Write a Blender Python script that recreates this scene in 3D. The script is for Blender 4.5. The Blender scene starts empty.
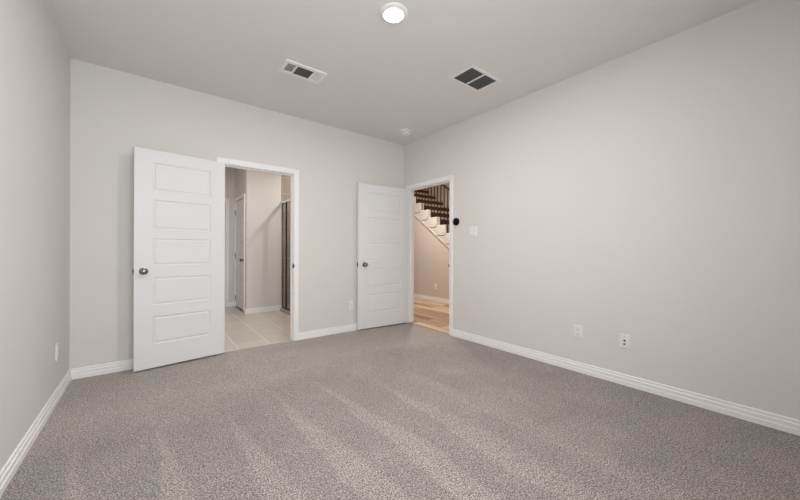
import bpy, bmesh, math, random
from mathutils import Vector, Matrix
from math import sin, cos, pi, radians

random.seed(7)
scn = bpy.context.scene
COL = scn.collection

# ------------------------------------------------------------------ camera
F_PX, YAW, PITCH, ROLL, CAM_H = 319.42, 0.662723, -0.000276, 0.0030295, 1.11542
fw = Vector((sin(YAW) * cos(PITCH), cos(YAW) * cos(PITCH), sin(PITCH)))
rt = Vector((cos(YAW), -sin(YAW), 0))
up = rt.cross(fw)
r2 = rt * cos(ROLL) + up * sin(ROLL)
u2 = -rt * sin(ROLL) + up * cos(ROLL)
cam = bpy.data.cameras.new('camera')
cam.sensor_fit = 'HORIZONTAL'
cam.sensor_width = 36.0
cam.lens = 36.0 * F_PX / 800.0
cam.clip_start = 0.02
cam_ob = bpy.data.objects.new('camera', cam)
COL.objects.link(cam_ob)
M3 = Matrix((r2, u2, -fw)).transposed()
cam_ob.matrix_world = Matrix.Translation((0, 0, CAM_H)) @ M3.to_4x4()
scn.camera = cam_ob

# ------------------------------------------------------------------ world, lights, exposure
scn.view_settings.view_transform = 'Standard'
scn.view_settings.look = 'None'
scn.view_settings.gamma = 1.0
scn.view_settings.use_curve_mapping = False
scn.view_settings.exposure = 0.0
scn.cycles.diffuse_bounces = 10
scn.cycles.max_bounces = 14
scn.cycles.transparent_max_bounces = 12

world = bpy.data.worlds.new('world')
scn.world = world
world.use_nodes = True
wn = world.node_tree
wn.nodes.clear()
w_out = wn.nodes.new('ShaderNodeOutputWorld')
w_bg = wn.nodes.new('ShaderNodeBackground')
w_bg.inputs['Color'].default_value = (0.80, 0.88, 1.0, 1)
w_bg.inputs['Strength'].default_value = 1.0
wn.links.new(w_bg.outputs[0], w_out.inputs['Surface'])


def area(name, loc, rot, sx, sy, watts, color, spread=pi):
    l = bpy.data.lights.new(name, 'AREA')
    l.shape = 'RECTANGLE'
    l.size, l.size_y = sx, sy
    l.energy = watts
    l.color = color
    l.spread = spread
    o = bpy.data.objects.new(name, l)
    COL.objects.link(o)
    o.location = loc
    o.rotation_euler = rot
    return o


def disk(name, loc, watts, color, size):
    o = area(name, loc, (0, 0, 0), size, size, watts, color)
    o.data.shape = 'DISK'
    return o


# room: x from XL to XR, y from YF to YB
XL, XR, YB, YF, H = -0.544, 3.105, 3.880, -0.40, 2.743
TH = 0.115                      # wall thickness
WX0, WX1, WZ0, WZ1 = -0.42, 1.25, 0.95, 2.40    # unseen window, added behind the camera to light the room

# daylight area light outside the added, unseen window
area('added_window_daylight', ((WX0 + WX1) / 2, YF - TH - 0.25, (WZ0 + WZ1) / 2 + 0.1), (radians(90), 0, 0),
     2.25, 2.0, 136, (0.92, 0.955, 1.0))
# the bedroom's recessed lamp
LAMP = (1.313, 1.762)
disk('ceiling_lamp_light', (LAMP[0], LAMP[1], H - 0.0125), 29, (1.0, 0.955, 0.895), 0.106)
# bathroom and hall lamps
disk('shower_lamp_light', (2.48, 5.35, H - 0.02), 17, (1.0, 0.92, 0.84), 0.05)
disk('bathroom_lamp_light', (0.75, 5.0, H - 0.02), 14, (1.0, 0.93, 0.88), 0.30)
disk('hall_lamp_light', (4.0, 4.6, H - 0.02), 40, (1.0, 0.90, 0.80), 0.13)
area('stairwell_fill', (5.3, 3.4, 5.2), (0, 0, 0), 0.9, 3.0, 62, (1.0, 0.88, 0.76))  # unseen warm fill light, added under the closed stairwell ceiling


# ------------------------------------------------------------------ materials
def new_mat(name):
    m = bpy.data.materials.new(name)
    m.use_nodes = True
    nt = m.node_tree
    return m, nt, nt.nodes['Principled BSDF']


def N(nt, kind, **kw):
    n = nt.nodes.new(kind)
    for k, v in kw.items():
        setattr(n, k, v)
    return n


def painted(name, color, rough=0.5, bump=0.0, scale=60.0, vary=0.02, spec=0.3, metallic=0.0):
    m, nt, b = new_mat(name)
    b.inputs['Roughness'].default_value = rough
    b.inputs['Metallic'].default_value = metallic
    b.inputs['Specular IOR Level'].default_value = spec
    tc = N(nt, 'ShaderNodeNewGeometry')
    nz = N(nt, 'ShaderNodeTexNoise')
    nz.inputs['Scale'].default_value = 2.5
    nt.links.new(tc.outputs['Position'], nz.inputs['Vector'])
    mx = N(nt, 'ShaderNodeMix', data_type='RGBA')
    c = Vector(color)
    mx.inputs[6].default_value = (*(c * (1 - vary)), 1)
    mx.inputs[7].default_value = (*(c * (1 + vary)), 1)
    nt.links.new(nz.outputs['Fac'], mx.inputs[0])
    nt.links.new(mx.outputs[2], b.inputs['Base Color'])
    if bump:
        n2 = N(nt, 'ShaderNodeTexNoise')
        n2.inputs['Scale'].default_value = scale
        n2.inputs['Detail'].default_value = 3
        nt.links.new(tc.outputs['Position'], n2.inputs['Vector'])
        bp = N(nt, 'ShaderNodeBump')
        bp.inputs['Strength'].default_value = bump
        bp.inputs['Distance'].default_value = 0.003
        nt.links.new(n2.outputs['Fac'], bp.inputs['Height'])
        nt.links.new(bp.outputs['Normal'], b.inputs['Normal'])
    return m


WALL = painted('wall_paint', (0.70, 0.681, 0.660), 0.75, 0.12, 90, 0.012, 0.2)
CEIL = painted('ceiling_paint', (0.75, 0.735, 0.717), 0.85, 0.15, 110, 0.012, 0.15)
TRIM = painted('trim_paint', (0.86, 0.855, 0.845), 0.38, 0, 1, 0.006, 0.4)
DOORP = painted('door_paint', (0.755, 0.76, 0.77), 0.42, 0, 1, 0.006, 0.4)
PLASTIC = painted('white_plastic', (0.79, 0.78, 0.765), 0.35, 0, 1, 0.004, 0.45)
HALLW = painted('hall_paint', (0.63, 0.575, 0.53), 0.75, 0.12, 90, 0.012, 0.2)
DETECTOR = painted('detector_plastic', (0.86, 0.855, 0.84), 0.4, 0, 1, 0.004, 0.4)
NICKEL = painted('satin_nickel', (0.27, 0.235, 0.205), 0.22, 0, 1, 0.03, 0.5, 1.0)
CHROME = painted('chrome', (0.72, 0.72, 0.72), 0.12, 0, 1, 0.01, 0.5, 1.0)
DARKMETAL = painted('dark_bronze_metal', (0.05, 0.045, 0.04), 0.35, 0, 1, 0.02, 0.5, 0.6)
IRON = painted('black_iron', (0.012, 0.008, 0.006), 0.6, 0, 1, 0.05, 0.4)
BLACK = painted('black_gloss_plastic', (0.004, 0.004, 0.005), 0.4, 0, 1, 0.05, 0.12)
SLOT = painted('dark_slot', (0.03, 0.028, 0.026), 0.6, 0, 1, 0.05, 0.2)
DUCT = painted('duct_dark', (0.035, 0.035, 0.036), 0.85, 0, 1, 0.08, 0.1)
GRILLE = painted('grille_grey', (0.10, 0.10, 0.10), 0.6, 0, 1, 0.04, 0.2)
BLADE = painted('grille_white', (0.84, 0.83, 0.815), 0.5, 0, 1, 0.01, 0.3)
STAIRW = painted('stair_white', (0.62, 0.585, 0.55), 0.5, 0, 1, 0.01, 0.3)
STAIRT = painted('stair_tread', (0.40, 0.30, 0.24), 0.5, 0, 1, 0.05, 0.3)
STAIRC = painted('stair_carpet', (0.055, 0.028, 0.017), 0.95, 0.5, 260, 0.10, 0.05)
GAP = painted('door_sweep', (0.05, 0.05, 0.055), 0.8, 0, 1, 0.02, 0.1)


def emission(name, color, strength):
    m = bpy.data.materials.new(name)
    m.use_nodes = True
    nt = m.node_tree
    nt.nodes.clear()
    o = nt.nodes.new('ShaderNodeOutputMaterial')
    e = nt.nodes.new('ShaderNodeEmission')
    e.inputs['Color'].default_value = (*color, 1)
    e.inputs['Strength'].default_value = strength
    nt.links.new(e.outputs[0], o.inputs['Surface'])
    return m


LENS = emission('lamp_lens', (1.0, 0.97, 0.93), 14.0)


def glass(name, tint, fac):
    m = bpy.data.materials.new(name)
    m.use_nodes = True
    nt = m.node_tree
    nt.nodes.clear()
    o = nt.nodes.new('ShaderNodeOutputMaterial')
    t = nt.nodes.new('ShaderNodeBsdfTransparent')
    t.inputs['Color'].default_value = (*tint, 1)
    g = nt.nodes.new('ShaderNodeBsdfGlossy')
    g.inputs['Roughness'].default_value = 0.02
    lw = nt.nodes.new('ShaderNodeLayerWeight')
    lw.inputs['Blend'].default_value = 0.5
    pw = nt.nodes.new('ShaderNodeMath')
    pw.operation = 'POWER'
    pw.inputs[1].default_value = 6.0
    nt.links.new(lw.outputs['Facing'], pw.inputs[0])
    fr = nt.nodes.new('ShaderNodeMath')
    fr.operation = 'MULTIPLY_ADD'
    fr.inputs[1].default_value = fac
    fr.inputs[2].default_value = 0.02
    nt.links.new(pw.outputs[0], fr.inputs[0])
    mx = nt.nodes.new('ShaderNodeMixShader')
    nt.links.new(fr.outputs[0], mx.inputs[0])
    nt.links.new(t.outputs[0], mx.inputs[1])
    nt.links.new(g.outputs[0], mx.inputs[2])
    nt.links.new(mx.outputs[0], o.inputs['Surface'])
    return m


PANE = glass('window_glass', (0.97, 0.98, 0.98), 0.5)
SHOWERGLASS = glass('shower_glass', (0.91, 0.92, 0.91), 0.4)


def math_node(nt, op, a=None, b=None, c=None, clamp=False):
    n = nt.nodes.new('ShaderNodeMath')
    n.operation = op
    n.use_clamp = clamp
    for i, v in enumerate((a, b, c)):
        if v is None:
            continue
        if isinstance(v, (int, float)):
            n.inputs[i].default_value = v
        else:
            nt.links.new(v, n.inputs[i])
    return n.outputs[0]


def carpet_material():
    m, nt, b = new_mat('carpet_frieze')
    b.inputs['Roughness'].default_value = 1.0
    b.inputs['Specular IOR Level'].default_value = 0.03
    b.inputs['Sheen Weight'].default_value = 0.25
    b.inputs['Sheen Roughness'].default_value = 0.6
    L = nt.links.new
    geo = N(nt, 'ShaderNodeNewGeometry')
    pos = geo.outputs['Position']

    def noise(scale, detail=2.0, rough=0.5, dist=0.0):
        n = N(nt, 'ShaderNodeTexNoise')
        n.inputs['Scale'].default_value = scale
        n.inputs['Detail'].default_value = detail
        n.inputs['Roughness'].default_value = rough
        n.inputs['Distortion'].default_value = dist
        L(pos, n.inputs['Vector'])
        return n.outputs['Fac']

    grain = noise(150, 3, 0.7, 0.6)
    ramp = N(nt, 'ShaderNodeValToRGB')
    els = ramp.color_ramp.elements
    els[0].position, els[0].color = 0.38, (0.062, 0.050, 0.044, 1)
    els[1].position, els[1].color = 0.62, (0.62, 0.55, 0.51, 1)
    e = els.new(0.50)
    e.color = (0.285, 0.244, 0.222, 1)
    L(grain, ramp.inputs['Fac'])
    # vacuum strokes: wedges of brushed pile that start about 2.65 m into the room and widen towards the front wall
    sep = N(nt, 'ShaderNodeSeparateXYZ')
    L(pos, sep.inputs[0])
    X, Y = sep.outputs['X'], sep.outputs['Y']
    wob = noise(1.6, 1)
    wob2 = noise(14, 2)
    xx = math_node(nt, 'ADD', X, math_node(nt, 'MULTIPLY', math_node(nt, 'SUBTRACT', wob, 0.5), 0.16))
    xx = math_node(nt, 'ADD', xx, math_node(nt, 'MULTIPLY', math_node(nt, 'SUBTRACT', wob2, 0.5), 0.03))
    ph = math_node(nt, 'MULTIPLY', math_node(nt, 'FRACT', math_node(nt, 'DIVIDE', math_node(nt, 'ADD', xx, 0.355 * 4 - 0.03), 0.355)), 0.355)
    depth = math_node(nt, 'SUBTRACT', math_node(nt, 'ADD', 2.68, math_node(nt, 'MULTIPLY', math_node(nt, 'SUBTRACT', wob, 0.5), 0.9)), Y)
    wid = math_node(nt, 'MINIMUM', math_node(nt, 'MAXIMUM', math_node(nt, 'MULTIPLY', depth, 0.15), 0.0), 0.19)
    inside = math_node(nt, 'MULTIPLY', math_node(nt, 'SUBTRACT', wid, ph), 30.0, clamp=True)
    start = math_node(nt, 'MULTIPLY', ph, 60.0, clamp=True)
    on = math_node(nt, 'MULTIPLY', inside, start)
    fade = math_node(nt, 'MULTIPLY', math_node(nt, 'SUBTRACT', 2.3, X), 0.9, clamp=True)
    on = math_node(nt, 'MULTIPLY', on, fade)
    # far part of the floor: cross strokes and footprints as soft blotches
    blot = noise(3.2, 3, 0.55, 0.4)
    bl = math_node(nt, 'MULTIPLY', math_node(nt, 'SUBTRACT', blot, 0.5), 0.42)
    far_lift = math_node(nt, 'MULTIPLY', math_node(nt, 'MULTIPLY', math_node(nt, 'SUBTRACT', 0.25, depth), 2.0, clamp=True), 0.28)  # far carpet colour lightened, stands in for brighter light near the doorways
    gain = math_node(nt, 'ADD', math_node(nt, 'ADD', 0.96, far_lift), math_node(nt, 'ADD', bl, math_node(nt, 'MULTIPLY', on, 0.20)))
    sc = N(nt, 'ShaderNodeVectorMath', operation='SCALE')
    L(ramp.outputs['Color'], sc.inputs[0])
    L(gain, sc.inputs['Scale'])
    L(sc.outputs[0], b.inputs['Base Color'])
    bp = N(nt, 'ShaderNodeBump')
    bp.inputs['Strength'].default_value = 0.8
    bp.inputs['Distance'].default_value = 0.010
    L(grain, bp.inputs['Height'])
    L(bp.outputs['Normal'], b.inputs['Normal'])
    return m


def tile_material(name, axes, tw, th, c1, c2, grout, offset, org=(0, 0), gsize=0.006, rough=0.35):
    """brick texture in world metres on the two given axes"""
    m, nt, b = new_mat(name)
    L = nt.links.new
    b.inputs['Roughness'].default_value = rough
    geo = N(nt, 'ShaderNodeNewGeometry')
    sep = N(nt, 'ShaderNodeSeparateXYZ')
    L(geo.outputs['Position'], sep.inputs[0])
    cmb = N(nt, 'ShaderNodeCombineXYZ')
    for i, a in enumerate(axes):
        L(math_node(nt, 'SUBTRACT', sep.outputs['XYZ'.index(a)], org[i]), cmb.inputs[i])
    br = N(nt, 'ShaderNodeTexBrick')
    br.offset = offset
    br.inputs['Scale'].default_value = 1.0
    br.inputs['Brick Width'].default_value = tw
    br.inputs['Row Height'].default_value = th
    br.inputs['Mortar Size'].default_value = gsize
    br.inputs['Mortar Smooth'].default_value = 0.1
    br.inputs['Bias'].default_value = 0.0
    br.inputs['Color1'].default_value = (*c1, 1)
    br.inputs['Color2'].default_value = (*c2, 1)
    br.inputs['Mortar'].default_value = (*grout, 1)
    L(cmb.outputs[0], br.inputs['Vector'])
    nz = N(nt, 'ShaderNodeTexNoise')
    nz.inputs['Scale'].default_value = 5
    nz.inputs['Detail'].default_value = 4
    L(geo.outputs['Position'], nz.inputs['Vector'])
    mr = N(nt, 'ShaderNodeMapRange')
    mr.inputs['To Min'].default_value = 0.93
    mr.inputs['To Max'].default_value = 1.07
    L(nz.outputs['Fac'], mr.inputs['Value'])
    sc = N(nt, 'ShaderNodeVectorMath', operation='SCALE')
    L(br.outputs['Color'], sc.inputs[0])
    L(mr.outputs['Result'], sc.inputs['Scale'])
    L(sc.outputs[0], b.inputs['Base Color'])
    bp = N(nt, 'ShaderNodeBump')
    bp.inputs['Strength'].default_value = 0.4
    bp.inputs['Distance'].default_value = 0.002
    L(math_node(nt, 'SUBTRACT', 1.0, br.outputs['Fac']), bp.inputs['Height'])
    L(bp.outputs['Normal'], b.inputs['Normal'])
    return m


def wood_material():
    m, nt, b = new_mat('oak_planks')
    L = nt.links.new
    b.inputs['Roughness'].default_value = 0.4
    geo = N(nt, 'ShaderNodeNewGeometry')
    sep = N(nt, 'ShaderNodeSeparateXYZ')
    L(geo.outputs['Position'], sep.inputs[0])
    cmb = N(nt, 'ShaderNodeCombineXYZ')
    L(sep.outputs['Y'], cmb.inputs[0])
    L(sep.outputs['X'], cmb.inputs[1])
    br = N(nt, 'ShaderNodeTexBrick')
    br.offset = 0.37
    br.inputs['Scale'].default_value = 1.0
    br.inputs['Brick Width'].default_value = 1.25
    br.inputs['Row Height'].default_value = 0.165
    br.inputs['Mortar Size'].default_value = 0.005
    br.inputs['Color1'].default_value = (0.26, 0.15, 0.09, 1)
    br.inputs['Color2'].default_value = (0.66, 0.50, 0.37, 1)
    br.inputs['Mortar'].default_value = (0.10, 0.06, 0.04, 1)
    L(cmb.outputs[0], br.inputs['Vector'])
    mp = N(nt, 'ShaderNodeMapping')
    mp.inputs['Scale'].default_value = (22, 1.2, 1)
    L(geo.outputs['Position'], mp.inputs['Vector'])
    nz = N(nt, 'ShaderNodeTexNoise')
    nz.inputs['Scale'].default_value = 1.5
    nz.inputs['Detail'].default_value = 5
    L(mp.outputs[0], nz.inputs['Vector'])
    mr = N(nt, 'ShaderNodeMapRange')
    mr.inputs['To Min'].default_value = 0.45
    mr.inputs['To Max'].default_value = 1.6
    L(nz.outputs['Fac'], mr.inputs['Value'])
    sc = N(nt, 'ShaderNodeVectorMath', operation='SCALE')
    L(br.outputs['Color'], sc.inputs[0])
    L(mr.outputs['Result'], sc.inputs['Scale'])
    L(sc.outputs[0], b.inputs['Base Color'])
    return m


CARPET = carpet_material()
FLOORTILE = tile_material('floor_tile', 'YX', 0.62, 0.338, (0.58, 0.53, 0.485), (0.62, 0.565, 0.52), (0.76, 0.72, 0.675),
                          0.33, (5.37, 1.120), 0.008, 0.3)
WALLTILE = tile_material('shower_tile', 'XZ', 0.60, 0.30, (0.31, 0.262, 0.222), (0.34, 0.287, 0.243), (0.46, 0.41, 0.37),
                         0.0, (1.905, 0.05), 0.006, 0.3)
WALLTILE_Y = tile_material('shower_tile_side', 'YZ', 0.60, 0.30, (0.31, 0.262, 0.222), (0.34, 0.287, 0.243), (0.46, 0.41, 0.37),
                           0.0, (5.97, 0.05), 0.006, 0.3)
WOOD = wood_material()


# ------------------------------------------------------------------ mesh helpers
class MB:
    """collects shapes into ONE mesh object"""

    def __init__(self):
        self.bm = bmesh.new()

    def box(self, x0, x1, y0, y1, z0, z1, bevel=0.0, seg=2, mat4=None):
        xs, ys, zs = sorted((x0, x1)), sorted((y0, y1)), sorted((z0, z1))
        v = [self.bm.verts.new((xs[i], ys[j], zs[k])) for i in (0, 1) for j in (0, 1) for k in (0, 1)]
        fs = [(0, 1, 3, 2), (4, 6, 7, 5), (0, 4, 5, 1), (2, 3, 7, 6), (0, 2, 6, 4), (1, 5, 7, 3)]
        faces = [self.bm.faces.new([v[i] for i in f]) for f in fs]
        if bevel:
            edges = list({e for f in faces for e in f.edges})
            r = bmesh.ops.bevel(self.bm, geom=edges, offset=bevel, segments=seg, affect='EDGES', profile=0.5)
            v = list({vv for vv in v if vv.is_valid} | set(r['verts']))
        if mat4 is not None:
            bmesh.ops.transform(self.bm, matrix=mat4, verts=v)
        return self

    def prism(self, poly, a, b, axis='y', mat4=None):
        """extrude a 2-D outline (list of (p, q)) from a to b along an axis; p, q are the other two axes in xyz order"""
        def P(p, q, t):
            return {'x': (t, p, q), 'y': (p, t, q), 'z': (p, q, t)}[axis]
        A = [self.bm.verts.new(P(p, q, a)) for p, q in poly]
        B = [self.bm.verts.new(P(p, q, b)) for p, q in poly]
        n = len(poly)
        self.bm.faces.new(A)
        self.bm.faces.new(B[::-1])
        for i in range(n):
            self.bm.faces.new((A[i], A[(i + 1) % n], B[(i + 1) % n], B[i]))
        if mat4 is not None:
            bmesh.ops.transform(self.bm, matrix=mat4, verts=A + B)
        return self

    def lathe(self, prof, seg=40, mat4=None, cap=True):
        """revolve (radius, height) pairs about z"""
        rings = []
        allv = []
        for r, z in prof:
            if r < 1e-6:
                vv = [self.bm.verts.new((0, 0, z))]
            else:
                vv = [self.bm.verts.new((r * cos(2 * pi * i / seg), r * sin(2 * pi * i / seg), z)) for i in range(seg)]
            rings.append(vv)
            allv += vv
        for a, b in zip(rings, rings[1:]):
            for i in range(seg):
                j = (i + 1) % seg
                if len(a) == 1 and len(b) == 1:
                    continue
                if len(a) == 1:
                    self.bm.faces.new((a[0], b[i], b[j]))
                elif len(b) == 1:
                    self.bm.faces.new((a[i], b[0], a[j]))
                else:
                    self.bm.faces.new((a[i], b[i], b[j], a[j]))
        if cap:
            for vv in (rings[0], rings[-1]):
                if len(vv) > 1:
                    self.bm.faces.new(vv)
        if mat4 is not None:
            bmesh.ops.transform(self.bm, matrix=mat4, verts=allv)
        return self

    def tube(self, p0, p1, r, seg=12):
        p0, p1 = Vector(p0), Vector(p1)
        d = p1 - p0
        q = Vector((0, 0, 1)).rotation_difference(d.normalized())
        self.lathe([(r, 0), (r, d.length)], seg, Matrix.Translation(p0) @ q.to_matrix().to_4x4())
        return self

    def build(self, name, mat, parent=None, smooth=False):
        bmesh.ops.recalc_face_normals(self.bm, faces=self.bm.faces)
        me = bpy.data.meshes.new(name)
        self.bm.to_mesh(me)
        self.bm.free()
        me.materials.append(mat)
        if smooth:
            for p in me.polygons:
                p.use_smooth = True
            if hasattr(me, 'set_sharp_from_angle'):
                me.set_sharp_from_angle(angle=radians(35))
        o = bpy.data.objects.new(name, me)
        COL.objects.link(o)
        if parent is not None:
            o.parent = parent
        return o


def tag(o, label=None, cat=None, group=None, kind=None):
    for k, v in (('label', label), ('category', cat), ('group', group), ('kind', kind)):
        if v:
            o[k] = v
    return o


def empty(name, loc=(0, 0, 0), rz=0.0, rot=None):
    o = bpy.data.objects.new(name, None)
    COL.objects.link(o)
    o.location = loc
    o.rotation_euler = rot if rot else (0, 0, rz)
    o.empty_display_size = 0.1
    return o


def copy_tree(o, parent=None):
    c = o.copy()
    COL.objects.link(c)
    if parent is not None:
        c.parent = parent
    for ch in [k for k in COL.objects if k.parent == o]:
        copy_tree(ch, c)
    return c


def struct(mb, name, mat, label=None):
    return tag(mb.build(name, mat), label, None, None, 'structure')


# ------------------------------------------------------------------ room shell
AX0, AX1, AZ = 0.605, 1.376, 2.035      # clear opening to the bathroom, in the back wall
BY0, BY1 = 2.918, 3.770                 # clear opening to the hall, in the right wall
JT = 0.018                              # jamb thickness
YB2 = YB + TH
XR2 = XR + TH - 0.01
BXL, BXD, BYW, BYF, BXR = -0.10, 1.301, 5.972, 6.945, 2.95   # bathroom: left, door wall, facing wall, far wall, right
HY0, HY1, HXS, HXF = 0.6, 8.2, 4.86, 5.86                     # hall: near end, far end, stair face, stair far wall

m = MB()
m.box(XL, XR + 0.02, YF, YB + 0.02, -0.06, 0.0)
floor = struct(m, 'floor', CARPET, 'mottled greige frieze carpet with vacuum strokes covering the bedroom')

m = MB()
m.box(XL - TH, XR2, YF - TH, YB2, H, H + 0.1)
struct(m, 'ceiling', CEIL, 'plain light grey bedroom ceiling with lamp and vents')

m = MB()
m.box(XL - TH, XL, YF - TH, YB2, -0.06, H)
struct(m, 'wall_left', WALL, 'pale greige bedroom wall along the left edge')

m = MB()
m.box(XL, AX0 - JT, YB, YB2, -0.06, H)
m.box(AX1 + JT, XR + 0.001, YB, YB2, -0.06, H)
m.box(AX0 - JT, AX1 + JT, YB, YB2, AZ + JT, H)
struct(m, 'wall_back', WALL, 'pale greige bedroom wall holding the bathroom doorway')

m = MB()
m.box(XR, XR2, YF - TH, BY0 - JT, -0.06, H)
m.box(XR, XR2, BY1 + JT, YB2, -0.06, H)
m.box(XR, XR2, BY0 - JT, BY1 + JT, AZ + JT, H)
struct(m, 'wall_right', WALL, 'long pale greige bedroom wall with thermostat and outlets')

m = MB()
m.box(XL, WX0, YF - TH, YF, -0.06, H)
m.box(WX1, XR, YF - TH, YF, -0.06, H)
m.box(WX0, WX1, YF - TH, YF, -0.06, WZ0)
m.box(WX0, WX1, YF - TH, YF, WZ1, H)
struct(m, 'wall_front', WALL)

# unseen window, added behind the camera for its daylight
def window(name, loc, rz, ww, wh):
    win = tag(empty(name, loc, rz), None, None, None, 'structure')
    m = MB()
    for a, b in ((-ww / 2, -ww / 2 + 0.05), (ww / 2 - 0.05, ww / 2), (-0.035, 0.035)):
        m.box(a, b, -0.03, 0.03, 0, wh)
    for a, b in ((0, 0.05), (wh - 0.05, wh), (wh / 2 - 0.02, wh / 2 + 0.02)):
        m.box(-ww / 2, ww / 2, -0.028, 0.028, a, b)
    m.build('window_frame', TRIM, win)
    MB().box(-ww / 2, ww / 2, -0.004, 0.004, 0.01, wh - 0.01).build('pane', PANE, win)
    MB().box(-ww / 2 - 0.05, ww / 2 + 0.05, 0.06, 0.13, -0.03, 0.0, 0.005).build('window_sill', TRIM, win)


window('added_window_1', ((WX0 + WX1) / 2, YF - 0.06, WZ0), 0, WX1 - WX0, WZ1 - WZ0)

# ------------------------------------------------------------------ baseboards
BB = [(0.0, 0.0), (0.0160, 0.0), (0.0160, 0.034), (0.0140, 0.036), (0.0095, 0.0365), (0.0095, 0.0430), (0.0130, 0.0445), (0.0130, 0.064),
      (0.0110, 0.066), (0.0065, 0.0665), (0.0065, 0.0735), (0.0090, 0.0745), (0.0090, 0.084), (0.0075, 0.089), (0.0, 0.0895)]


def baseboard(name, kind, fixed, sgn, a, b, mat=TRIM, z=0.0):
    """kind 'x': runs along x on a wall at y = fixed; 'y': runs along y on a wall at x = fixed; sgn = side it stands out on"""
    m = MB()
    if kind == 'x':
        m.prism([(fixed + sgn * d, h + z) for d, h in BB], a, b, 'x')
    else:
        m.prism([(fixed + sgn * d, h + z) for d, h in BB], a, b, 'y')
    return struct(m, name, mat)


CW = 0.062                               # casing width with its reveal
baseboard('baseboard_left', 'y', XL, 1, YF, YB)
baseboard('baseboard_back', 'x', YB, -1, XL, AX0 - CW)
baseboard('baseboard_back', 'x', YB, -1, AX1 + CW, XR)
baseboard('baseboard_right', 'y', XR, -1, YF, BY0 - CW)
baseboard('baseboard_front', 'x', YF, 1, XL, XR)


# ------------------------------------------------------------------ door frames
def casing_profile(w=0.056):
    return [(0.0, 0.0), (0.0, 0.010), (0.006, 0.0125), (0.018, 0.0125), (0.024, 0.0155), (w - 0.012, 0.018), (w - 0.004, 0.018), (w, 0.013), (w, 0.0)]


def casing(width, height, parent, mat=TRIM):
    """local frame: opening from x 0..width, z 0..height in the plane y = 0, casing stands out to -y"""
    rv = 0.006
    pr = casing_profile()
    m = MB()
    bm = m.bm
    x0, x1, zt = -rv, width + rv, height + rv
    rows = []
    for off, d in pr:
        pts = [(x0 - off, -d, 0.0), (x0 - off, -d, zt + off), (x1 + off, -d, zt + off), (x1 + off, -d, 0.0)]
        rows.append([bm.verts.new(p) for p in pts])
    n = len(rows)
    for i in range(n):
        a, b = rows[i], rows[(i + 1) % n]
        for k in range(3):
            bm.faces.new((a[k], a[k + 1], b[k + 1], b[k]))
    bm.faces.new([r[0] for r in rows])
    bm.faces.new([r[3] for r in rows][::-1])
    return m.build('casing', mat, parent)


def door_frame(name, loc, rz, width, height, depth, label, back_casing=True, strike=None):
    """local x along the opening, +y into the wall; origin = left foot of the opening on the room face"""
    root = tag(empty(name, loc, rz), label, None, None, 'structure')
    casing(width, height, root)
    if back_casing:
        c = casing(width, height, root)
        c.rotation_euler = (0, 0, pi)
        c.location = (width, depth, 0)
    m = MB()
    m.box(-JT + 0.001, 0, 0, depth, 0, height)
    m.box(width, width + JT - 0.001, 0, depth, 0, height)
    m.box(-JT + 0.001, width + JT - 0.001, 0, depth, height, height + JT - 0.001)
    m.build('jamb', TRIM, root)
    m = MB()
    s0, s1 = 0.040, 0.075
    m.box(0, 0.011, s0, s1, 0, height)
    m.box(width - 0.011, width, s0, s1, 0, height)
    m.box(0.011, width - 0.011, s0, s1, height - 0.011, height)
    m.build('door_stop', TRIM, root)
    if strike is not None:
        side, z = strike
        m = MB()
        x = width if side > 0 else 0
        m.box(x - side * 0.0015, x, -0.003, 0.032, z - 0.030, z + 0.030, 0.0006, 1)
        m.box(x - side * 0.003, x + side * 0.008, -0.016, 0.003, z - 0.018, z + 0.018, 0.002, 2)
        m.build('strike_plate', DARKMETAL, root)
    return root


door_frame('trim_1', (AX0, YB, 0), 0, AX1 - AX0, AZ, TH, 'white painted casing and jamb around the bathroom doorway', True, (1, 0.915))
# on the right wall the local x axis runs towards the camera
door_frame('trim_2', (XR, BY1, 0), -pi / 2, BY1 - BY0, AZ, XR2 - XR, 'white painted casing and jamb around the hall doorway', True, (1, 0.912))


# ------------------------------------------------------------------ panel doors
PANELS = [(0.215, 0.471), (0.578, 0.834), (0.945, 1.197), (1.279, 1.556), (1.638, 1.900)]


def leaf(width, height, thick, stile, parent, panels=PANELS, mat=DOORP):
    """moulded five-panel leaf, x 0..width, y 0 (front) .. thick, z 0..height"""
    m = MB()
    bm = m.bm
    xs = [0, stile, width - stile, width]
    zs = [0.0] + [z for p in panels for z in p] + [height]
    for side, y in ((-1, 0.0), (1, thick)):
        grid = [[bm.verts.new((x, y, z)) for z in zs] for x in xs]
        pf = []
        for i in range(3):
            for k in range(len(zs) - 1):
                q = [grid[i][k], grid[i + 1][k], grid[i + 1][k + 1], grid[i][k + 1]]
                f = bm.faces.new(q if side < 0 else q[::-1])
                if i == 1 and k % 2 == 1:
                    pf.append(f)
        bm.normal_update()
        bmesh.ops.inset_individual(bm, faces=pf, thickness=0.009, depth=-0.0065)
        bmesh.ops.inset_individual(bm, faces=pf, thickness=0.014, depth=0.0)
        bmesh.ops.inset_individual(bm, faces=pf, thickness=0.010, depth=0.0042)
        if side < 0:
            ga = grid
        else:
            gb = grid
    nz, nx = len(zs), len(xs)
    for k in range(nz - 1):
        bm.faces.new((ga[0][k], ga[0][k + 1], gb[0][k + 1], gb[0][k]))
        bm.faces.new((ga[-1][k], gb[-1][k], gb[-1][k + 1], ga[-1][k + 1]))
    for i in range(nx - 1):
        bm.faces.new((ga[i][0], gb[i][0], gb[i + 1][0], ga[i + 1][0]))
        bm.faces.new((ga[i][-1], ga[i + 1][-1], gb[i + 1][-1], gb[i][-1]))
    return m.build('door_leaf', mat, parent)


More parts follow.
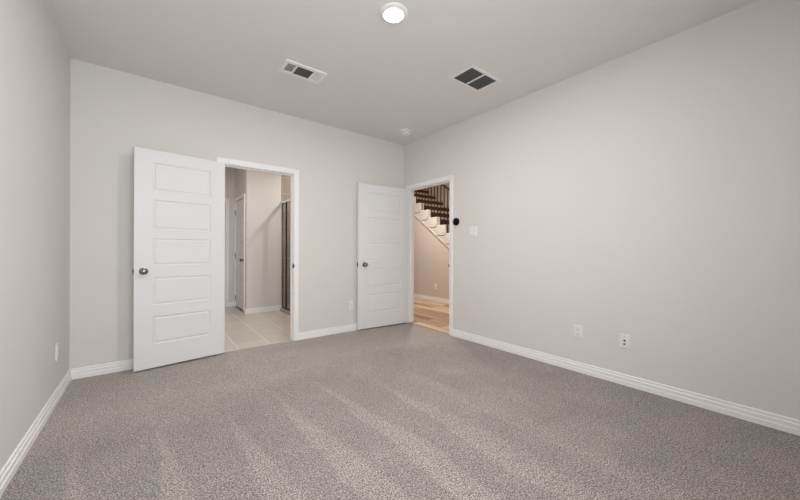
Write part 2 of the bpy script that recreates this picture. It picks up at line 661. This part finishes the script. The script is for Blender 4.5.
KNOB = [(0.0, 0.066), (0.010, 0.0655), (0.020, 0.063), (0.0265, 0.057), (0.029, 0.050), (0.027, 0.043), (0.020, 0.036), (0.0125, 0.031), (0.0115, 0.010)]
ROSE = [(0.0, 0.0095), (0.013, 0.0095), (0.024, 0.0085), (0.031, 0.005), (0.0325, 0.0)]


def knob(x, z, y, sgn, parent):
    """door knob on a face at y whose outside is towards sgn*y, with its rosette as a sub-part"""
    k = MB().lathe(KNOB, 36).build('door_knob', NICKEL, parent, True)
    k.rotation_euler = (radians(90) if sgn < 0 else radians(-90), 0, 0)
    k.location = (x, y, z)
    r = MB().lathe(ROSE, 36).build('rosette', NICKEL, k, True)
    return k


def hinge(x, y, z, parent):
    m = MB()
    for k in range(5):
        m.tube((x, y, z - 0.044 + k * 0.018), (x, y, z - 0.044 + k * 0.018 + 0.0168), 0.0062, 14)
    m.box(x - 0.014, x, y - 0.001, y + 0.0025, z - 0.044, z + 0.046)
    return m.build('hinge', NICKEL, parent, True)


def panel_door(name, loc, rz, width, stile, label, knob_x, knob_z, latch_at, hinge_at, hinge_y, thick=0.035, height=2.016, z0=0.018, hinges=True):
    root = tag(empty(name, (loc[0], loc[1], z0), rz), label, None, None, 'structure')
    leaf(width, height, thick, stile, root)
    knob(knob_x, knob_z - z0, 0, -1, root)
    knob(knob_x, knob_z - z0, thick, 1, root)
    m = MB()
    x = latch_at
    s = -1 if latch_at < width / 2 else 1
    m.box(x, x + s * 0.0018, thick / 2 - 0.0125, thick / 2 + 0.0125, knob_z - z0 - 0.029, knob_z - z0 + 0.029, 0.0006, 1)
    m.box(x, x + s * 0.009, thick / 2 - 0.006, thick / 2 + 0.006, knob_z - z0 - 0.009, knob_z - z0 + 0.009, 0.002, 2)
    m.build('latch', DARKMETAL, root)
    if hinges:
        for z in (0.18, 1.0, 1.82):
            hinge(hinge_at, hinge_y, z - z0, root)
    return root


# bathroom door, swung right round against the back wall
aA = math.atan2(0.111, 0.738)
panel_door('door_1', (-0.118, 3.715), aA, 0.748, 0.135, 'white five-panel door swung back against the wall left of bathroom doorway',
           0.066, 0.915, 0.0, 0.7525, 0.037)
# hall door, opened to stand along the back wall in the corner
aB = math.atan2(-0.061, 0.840)
panel_door('door_2', (2.245, 3.806), aB, 0.842, 0.143, 'white five-panel door standing open in the far corner by hall doorway',
           0.092, 0.912, 0.0, 0.8465, 0.037)


# ------------------------------------------------------------------ ceiling fittings
def ceiling_lamp(name, x, y, label, lens_mat=LENS):
    root = empty(name, (x, y, H))
    tag(root, label, 'ceiling light')
    MB().lathe([(0.0625, -0.004), (0.0625, -0.012), (0.067, -0.0155), (0.086, -0.0135), (0.095, -0.006), (0.0965, 0.0)], 56, None, False).build('trim_ring', PLASTIC, root, True)
    MB().lathe([(0.0, -0.0105), (0.04, -0.0102), (0.0620, -0.008), (0.0620, -0.001), (0.0, -0.001)], 56, None, False).build('lens', lens_mat, root, True)
    return root


ceiling_lamp('ceiling_light', LAMP[0], LAMP[1], 'round white lit recessed light in the bedroom ceiling')


def rect_frame(m, hx, hy, ix0, ix1, iy0, iy1, z0, z1):
    m.box(-hx, ix0, -hy, hy, z0, z1, 0.0015, 1)
    m.box(ix1, hx, -hy, hy, z0, z1, 0.0015, 1)
    m.box(ix0, ix1, -hy, iy0, z0, z1, 0.0015, 1)
    m.box(ix0, ix1, iy1, hy, z0, z1, 0.0015, 1)


def blade(m, cx, cy, length, along, tilt, width=0.015, z=-0.006, t=0.0012):
    """a thin louvre centred at (cx, cy), running along an axis, tilted about it"""
    rot = Matrix.Rotation(tilt, 4, 'X' if along == 'x' else 'Y')
    M4 = Matrix.Translation((cx, cy, z)) @ rot
    if along == 'x':
        m.box(-length / 2, length / 2, -width / 2, width / 2, -t / 2, t / 2, mat4=M4)
    else:
        m.box(-width / 2, width / 2, -length / 2, length / 2, -t / 2, t / 2, mat4=M4)


# supply register with three louvre banks
sv = tag(empty('air_vent', (1.096, 2.852, H)), 'white ceiling register with three louvre banks left of the lamp', 'air vent')
hx, hy = 0.188, 0.110
iy = 0.071
banks = [(-0.160, -0.086), (-0.072, 0.072), (0.086, 0.158)]
m = MB()
rect_frame(m, hx, hy, -0.160, 0.158, -iy, iy, -0.012, -0.0005)
m.box(-0.086, -0.072, -iy, iy, -0.011, -0.0005)
m.box(0.072, 0.086, -iy, iy, -0.011, -0.0005)
m.build('frame', BLADE, sv)
MB().box(-0.162, 0.160, -iy - 0.002, iy + 0.002, -0.0012, -0.0004).build('duct_opening', DUCT, sv)
for bi, (a, b) in enumerate(banks):
    m = MB()
    if bi == 1:
        n = 8
        for k in range(n):
            blade(m, (a + b) / 2, -iy + (k + 0.5) * 2 * iy / n, b - a, 'x', radians(-52), 0.011, -0.0058)
        m.build('louvre_bank', GRILLE, sv)
    elif bi == 0:
        n = 7
        for k in range(n):
            blade(m, a + (k + 0.5) * (b - a) / n, 0, 2 * iy, 'y', radians(-50), 0.008, -0.0058)
        for k in range(6):
            m.box(a, b, -iy + (k + 0.7) * 2 * iy / 6.4 - 0.0016, -iy + (k + 0.7) * 2 * iy / 6.4 + 0.0016, -0.0035, -0.002)
        m.build('louvre_bank', BLADE, sv)
    else:
        n = 7
        for k in range(n):
            blade(m, a + (k + 0.5) * (b - a) / n, 0, 2 * iy, 'y', radians(35), 0.0125, -0.0062)
        m.build('louvre_bank', BLADE, sv)
for sx in (-1, 1):
    m = MB()
    m.lathe([(0.0, -0.0135), (0.003, -0.0130), (0.004, -0.0115), (0.0, -0.0115)], 12, Matrix.Translation((sx * 0.174, 0, 0)), False)
    m.build('screw', BLADE, sv)

# return grille with two dark panels
rv_ = tag(empty('return_air_grille', (2.425, 1.955, H)), 'white framed ceiling grille with two dark panels near right wall', 'air vent')
hx, hy = 0.214, 0.138
m = MB()
rect_frame(m, hx, hy, -0.182, 0.182, -0.110, 0.110, -0.011, -0.0005)
m.box(-0.009, 0.009, -0.110, 0.110, -0.010, -0.0005)
m.build('frame', PLASTIC, rv_)
for a, b in ((-0.182, -0.009), (0.009, 0.182)):
    f = MB().box(a, b, -0.110, 0.110, -0.0014, -0.0004).build('filter_panel', DUCT, rv_)
    m = MB()
    for k in range(15):
        blade(m, (a + b) / 2, -0.110 + (k + 0.5) * 0.220 / 15, b - a, 'x', radians(-38), 0.0095, -0.0054)
    m.build('louvre_bank', GRILLE, f)

# smoke detector
sd = tag(empty('smoke_detector', (2.752, 3.398, H)), 'small round white smoke detector on ceiling near the far corner', 'smoke detector')
MB().lathe([(0.0, -0.001), (0.078, -0.001), (0.080, -0.006), (0.076, -0.016), (0.0, -0.016)], 44, None, False).build('base', DETECTOR, sd, True)
MB().lathe([(0.0, -0.016), (0.052, -0.016), (0.059, -0.020), (0.060, -0.042), (0.054, -0.050), (0.030, -0.053), (0.0, -0.053)], 44, None, False).build('sensor_cover', DETECTOR, sd, True)
m = MB()
m.lathe([(0.0545, -0.0205), (0.0606, -0.0205), (0.0606, -0.0230), (0.0545, -0.0230), (0.0545, -0.0205)], 44, None, False)
m.build('sensor_slot', SLOT, sd, True)


# ------------------------------------------------------------------ wall plates (local x along the wall, -y out of it, z up)
def rounded(w, h, r, n=6):
    pts = []
    for cx, cz, a0 in ((w / 2 - r, h / 2 - r, 0), (-w / 2 + r, h / 2 - r, 90), (-w / 2 + r, -h / 2 + r, 180), (w / 2 - r, -h / 2 + r, 270)):
        for k in range(n + 1):
            a = radians(a0 + 90 * k / n)
            pts.append((cx + r * cos(a), cz + r * sin(a)))
    return pts


def plate(m, w, h, d=0.006, r=0.005):
    bm = m.bm
    a = [bm.verts.new((p, 0.0, q)) for p, q in rounded(w, h, r)]
    b = [bm.verts.new((p, -d * 0.55, q)) for p, q in rounded(w, h, r)]
    c = [bm.verts.new((p, -d, q)) for p, q in rounded(w - 0.007, h - 0.007, r)]
    n = len(a)
    bm.faces.new(a)
    bm.faces.new(c[::-1])
    for u, v in ((a, b), (b, c)):
        for i in range(n):
            bm.faces.new((u[i], u[(i + 1) % n], v[(i + 1) % n], v[i]))


def disc(m, x, z, y0, y1, r, seg=16):
    m.lathe([(0, 0), (r, 0), (r, abs(y1 - y0)), (0, abs(y1 - y0))], seg, Matrix.Translation((x, y0, z)) @ Matrix.Rotation(radians(90), 4, 'X'), False)


def outlet(loc, rz, label):
    root = tag(empty('wall_outlet', loc, rz), label, 'outlet', 'white duplex wall outlets')
    m = MB()
    plate(m, 0.072, 0.117)
    m.build('cover_plate', PLASTIC, root)
    for s in (1, -1):
        m = MB()
        M4 = Matrix.Translation((0, 0, s * 0.0195))
        m.prism(rounded(0.035, 0.028, 0.012), -0.0085, -0.005, 'y', M4)
        rec = m.build('receptacle', PLASTIC, root)
        m = MB()
        for x, hh in ((-0.0065, 0.0085), (0.0065, 0.0068)):
            m.box(x - 0.0012, x + 0.0012, -0.0089, -0.0083, s * 0.0195 + 0.0035 - hh / 2, s * 0.0195 + 0.0035 + hh / 2)
        disc(m, 0, s * 0.0195 - 0.0075, -0.0083, -0.0089, 0.0026, 12)
        m.build('socket_slots', SLOT, rec)
    m = MB()
    disc(m, 0, 0, -0.0058, -0.0072, 0.0032, 12)
    m.build('screw', PLASTIC, root, True)
    return root


RW = -pi / 2                                    # plates on the right wall and other walls that face -x
outlet((XR, 1.308, 0.368), RW, 'white duplex wall outlet low on right wall, the one nearer the hall doorway')
outlet((XL, 3.408, 0.357), pi / 2, 'white wall outlet low on the left wall near the back corner')
outlet((2.176, YB, 0.352), 0, 'white wall outlet low on back wall just left of the corner door')
outlet((HXS, 4.975, 0.330), RW, 'wall outlet low on the hall wall under the stairs')

cp = tag(empty('cable_plate', (XR, 0.941, 0.365), RW), 'white cable wall plate with dark jacks, right of the duplex outlet', 'wall plate')
m = MB()
plate(m, 0.072, 0.117)
m.build('cover_plate', PLASTIC, cp)
m = MB()
disc(m, 0, -0.024, -0.0058, -0.0135, 0.0068, 18)
m.build('coaxial_jack', DARKMETAL, cp, True)
MB().box(-0.007, 0.007, -0.0075, -0.0056, -0.003, 0.011, 0.0006, 1).build('data_jack', SLOT, cp)
m = MB()
disc(m, 0, 0.036, -0.0058, -0.0075, 0.0034, 12)
m.build('screw', NICKEL, cp, True)

ls = tag(empty('light_switch', (XR, 2.526, 1.342), RW), 'white double rocker light switch on right wall beside the hall doorway', 'light switch')
m = MB()
plate(m, 0.118, 0.118)
m.build('cover_plate', PLASTIC, ls)
for s in (-1, 1):
    m = MB()
    m.prism([(-0.0055, -0.033), (-0.0105, -0.033), (-0.0072, 0.0), (-0.0085, 0.033), (-0.0055, 0.033)], s * 0.023 - 0.0165, s * 0.023 + 0.0165, 'x')
    m.build('rocker', PLASTIC, ls)

th = tag(empty('thermostat', (XR, 2.792, 1.480), RW), 'small rounded black thermostat on right wall beside the hall doorway', 'thermostat')
m = MB()
m.prism(rounded(0.084, 0.092, 0.0395, 10), -0.008, 0.0, 'y')
m.build('back_plate', SLOT, th)
m = MB()
bm = m.bm
ringz = []
for w, h, r, d in ((0.084, 0.092, 0.0395, 0.008), (0.086, 0.096, 0.0415, 0.013), (0.086, 0.096, 0.0415, 0.020), (0.082, 0.090, 0.0395, 0.025), (0.070, 0.078, 0.0335, 0.0265)):
    ringz.append([bm.verts.new((p, -d, q)) for p, q in rounded(w, h, r, 10)])
for a, b in zip(ringz, ringz[1:]):
    for i in range(len(a)):
        bm.faces.new((a[i], a[(i + 1) % len(a)], b[(i + 1) % len(a)], b[i]))
bm.faces.new(ringz[0])
bm.faces.new(ringz[-1][::-1])
m.build('display_face', BLACK, th, True)

# ------------------------------------------------------------------ bathroom beyond the back wall
m = MB()
m.box(BXL - 0.1, BXR + 0.1, YB + 0.02, BYF + 0.1, -0.06, -0.002)
struct(m, 'floor_bathroom', FLOORTILE, 'beige rectangular floor tiles of the bathroom')
m = MB()
m.box(BXL - 0.1, BXR + 0.1, YB2, BYF + 0.1, H, H + 0.1)
struct(m, 'ceiling_bathroom', CEIL)
m = MB()
m.box(BXL - 0.1, BXL, YB2, BYF + 0.1, -0.06, H)
struct(m, 'wall_bathroom_left', WALL)
DY0, DY1 = 6.135, 6.862                 # closet door in the short wall that runs away from us
FX0, FX1 = 0.43, 1.135                  # door in the far wall
m = MB()
m.box(BXD, BXR + 0.1, BYW, BYW + 0.10, -0.06, H)
struct(m, 'wall_bathroom_back', WALL, 'greige bathroom wall facing the doorway')
m = MB()
m.box(BXD, BXD + TH, BYW + 0.10, DY0 - JT, -0.06, H)
m.box(BXD, BXD + TH, DY1 + JT, BYF + 0.1, -0.06, H)
m.box(BXD, BXD + TH, DY0 - JT, DY1 + JT, 2.035 + JT, H)
struct(m, 'wall_bathroom_side', WALL, 'short bathroom wall holding the narrow white door')
m = MB()
m.box(BXL, FX0 - JT, BYF, BYF + 0.1, -0.06, H)
m.box(FX1 + JT, BXD, BYF, BYF + 0.1, -0.06, H)
m.box(FX0 - JT, FX1 + JT, BYF, BYF + 0.1, 2.035 + JT, H)
struct(m, 'wall_bathroom_far', WALL, 'far bathroom wall at the end of the passage')
m = MB()
m.box(BXL, BXR + 0.1, BYF + 0.1, BYF + 0.16, -0.06, H)
struct(m, 'wall_bathroom_outer', WALL)
m = MB()
m.box(BXR, BXR + 0.1, BYW + 0.10, BYF + 0.1, -0.06, H)
struct(m, 'wall_bathroom_closet', WALL)
m = MB()
m.box(BXR, BXR + 0.1, YB2, BYW, -0.06, H)
struct(m, 'wall_bathroom_right', WALLTILE_Y)
m = MB()
m.box(1.896, BXR, BYW - 0.010, BYW, 0.0, H)
struct(m, 'wall_shower', WALLTILE, 'brown tiled shower wall at the right of the bathroom doorway')

baseboard('baseboard_bathroom_back', 'x', BYW, -1, BXD - 0.0145, 1.896)
baseboard('baseboard_bathroom_side', 'y', BXD, -1, BYW - 0.0, DY0 - CW)
baseboard('baseboard_bathroom_side', 'y', BXD, -1, DY1 + CW, BYF)
baseboard('baseboard_bathroom_far', 'x', BYF, -1, FX1 + CW, BXD)
baseboard('baseboard_bathroom_far', 'x', BYF, -1, BXL, FX0 - CW)

# narrow door in the side wall: local x runs towards the camera (rz = -90 degrees)
door_frame('trim_3', (BXD, DY1, 0), -pi / 2, DY1 - DY0, 2.035, TH, 'white casing around the narrow bathroom closet door', False)
panel_door('door_3', (BXD + 0.003, DY1 - 0.004), -pi / 2, DY1 - DY0 - 0.008, 0.11, 'narrow white panel door with dark knob seen through bathroom doorway',
           DY1 - DY0 - 0.070, 0.925, DY1 - DY0 - 0.008, -0.001, -0.006, 0.035, 1.997, 0.030)
door_frame('trim_4', (FX0, BYF, 0), 0, FX1 - FX0, 2.035, 0.1, 'white casing at far end of the bathroom passage', False)
panel_door('door_4', (FX0 + 0.004, BYF + 0.003), 0, FX1 - FX0 - 0.008, 0.11, 'closed white door at far end of the bathroom passage',
           0.07, 0.925, 0.0, FX1 - FX0 - 0.003, -0.006, 0.035, 2.005, 0.022, False)

# shower screen: glass standing out from the tiled wall, towards us
ss = tag(empty('shower_screen', (1.912, BYW - 0.010, 0.0)), 'clear glass shower screen with dark metal frame at right of bathroom doorway', 'shower screen')
MB().box(-0.045, 0.045, -0.92, -0.001, 0.0, 0.045, 0.004).build('curb', WALLTILE_Y, ss)
MB().box(-0.004, 0.004, -0.190, -0.004, 0.065, 1.965).build('glass_panel', SHOWERGLASS, ss)
MB().box(-0.004, 0.004, -0.900, -0.215, 0.065, 1.965).build('glass_door', SHOWERGLASS, ss)
MB().box(-0.012, 0.012, -0.215, -0.190, 0.065, 1.965, 0.002).build('post', DARKMETAL, ss)
MB().box(-0.022, 0.022, -0.915, -0.001, 1.960, 1.993, 0.003).build('header_rail', CHROME, ss)
MB().box(-0.013, 0.013, -0.915, -0.001, 0.046, 0.066, 0.002).build('bottom_rail', DARKMETAL, ss)
MB().box(-0.010, 0.010, -0.012, -0.001, 0.066, 1.965, 0.001).build('wall_channel', NICKEL, ss)

# ------------------------------------------------------------------ hall and staircase beyond the right wall
m = MB()
m.box(XR + 0.02, HXF + 0.1, HY0, HY1, -0.06, -0.003)
struct(m, 'floor_hall', WOOD, 'light brown wood plank floor of the hall')
m = MB()
m.box(XR + 0.012, XR + 0.030, BY0, BY1, -0.01, 0.0035)
struct(m, 'trim_5', WOOD, 'thin strip where the carpet meets the hall planks')
m = MB()
m.box(XR2, HXS - 0.12, HY0, HY1, H, H + 0.1)
struct(m, 'ceiling_hall', CEIL)
m = MB()
m.box(HXS - 0.12, HXF + 0.1, HY0, HY1, 5.45, 5.55)
struct(m, 'ceiling_stairwell', CEIL)
m = MB()
m.box(XR2, HXF + 0.1, HY1, HY1 + 0.1, -0.06, 5.55)
struct(m, 'wall_hall_far', HALLW)
m = MB()
m.box(XR2, HXF + 0.1, HY0 - 0.1, HY0, -0.06, 5.55)
struct(m, 'wall_hall_near', HALLW)
m = MB()
m.box(HXF, HXF + 0.1, HY0, HY1, -0.06, 5.55)
struct(m, 'wall_stairwell', HALLW, 'warm beige wall beyond the staircase balusters')
m = MB()
m.box(HXS - 0.12, HXS - 0.02, HY0, HY1, H + 0.1, 5.45)
struct(m, 'wall_stairwell_upper', HALLW)
m = MB()
m.box(XR2, XR2 + 0.1, YB2, HY1, -0.06, H)
struct(m, 'wall_hall_side', HALLW)

# stair: nosing of step k at y = NY(k), tread top z = NZ(k)
RUN, RISE = 0.265, 0.1815


def NY(k):
    return 4.658 + (k - 9) * RUN


def NZ(k):
    return 1.647 + (k - 9) * RISE


# wall under the stair with a sloping top
zslope = RISE / RUN


def under(y):          # height of the lower edge of the skirt board on the stair face
    return 1.179 + (y - 4.609) * 0.705


ya = 4.609 - 1.179 / 0.705
m = MB()
m.prism([(ya, 0.0), (HY1, 0.0), (HY1, H), (4.609 + (H - 1.179) / 0.705, H)], HXS, HXS + 0.08, 'x')
struct(m, 'wall_hall_stair', HALLW, 'warm beige hall wall with sloping top under the staircase')
baseboard('baseboard_hall_stair', 'y', HXS, -1, ya + 0.12, HY1)

st = tag(empty('staircase', (HXS, NY(1), 0)), 'white staircase with brown risers and black iron balusters seen through the hall doorway', 'staircase')
ox, oy = HXS, NY(1)
KMAX = 15
# skirt board (closed stringer) with a thin moulding along its lower edge
m = MB()
pts = [(NY(1) - oy - 0.02, 0.0), (ya - oy + 0.02, 0.0)]
pts = [(ya - oy, 0.02)]
pts += [(NY(KMAX) + RUN - oy, under(NY(KMAX) + RUN))]
pts += [(NY(KMAX) + RUN - oy, NZ(KMAX))]
for k in range(KMAX, 0, -1):
    pts += [(NY(k) + 0.02 - oy, NZ(k) - 0.02), (NY(k) + 0.02 - oy, NZ(k - 1) - 0.02)]
pts[-1] = (NY(1) + 0.02 - oy, 0.02)
m.prism(pts, -0.012, 0.075, 'x')
m.build('stringer', STAIRW, st)
m = MB()
y0, y1 = ya + 0.03, NY(KMAX) + RUN
m.prism([(y0 - oy, under(y0) - 0.002), (y1 - oy, under(y1) - 0.002), (y1 - oy, under(y1) + 0.030), (y0 - oy, under(y0) + 0.030)], -0.026, -0.010, 'x')
m.build('stringer_moulding', STAIRW, st)
for k in range(1, KMAX + 1):
    y, z = NY(k) - oy, NZ(k)
    w = HXF - HXS
    # white end cap of the step on the open side
    m = MB()
    m.box(-0.028, 0.075, y - 0.004, y + RUN + 0.03, z - RISE - 0.036, z, 0.002, 1)
    cap = m.build('step_end', STAIRW, st)
    m = MB()
    m.box(0.075, w - 0.002, y + 0.010, y + 0.030, z - RISE, z - 0.050)
    m.build('riser', STAIRC, st)
    m = MB()
    m.box(0.075, w - 0.002, y + 0.002, y + RUN + 0.03, z - 0.050, z, 0.010, 2)
    m.build('tread', STAIRT, st)


def rail_z(y):
    return 1.647 + (y - 4.658) * 0.66 + 0.775


yb = NY(2) + 0.05
while yb < NY(KMAX):
    k = int(math.floor((yb - NY(1)) / RUN + 1e-6)) + 1
    z0 = NZ(k)
    m = MB()
    m.box(0.022 - 0.008, 0.022 + 0.008, yb - oy - 0.008, yb - oy + 0.008, z0, rail_z(yb) - 0.02)
    m.build('baluster', IRON, st)
    yb += 0.0995
m = MB()
y0, y1 = NY(1) - 0.05, NY(KMAX)
m.prism([(y0 - oy, rail_z(y0) - 0.03), (y1 - oy, rail_z(y1) - 0.03), (y1 - oy, rail_z(y1) + 0.012), (y0 - oy, rail_z(y0) + 0.012)], -0.002, 0.046, 'x')
m.build('handrail', IRON, st)
m = MB()
m.box(-0.025, 0.065, y0 - oy - 0.09, y0 - oy, 0.0, rail_z(y0) + 0.08, 0.006, 2)
m.build('newel_post', STAIRW, st)
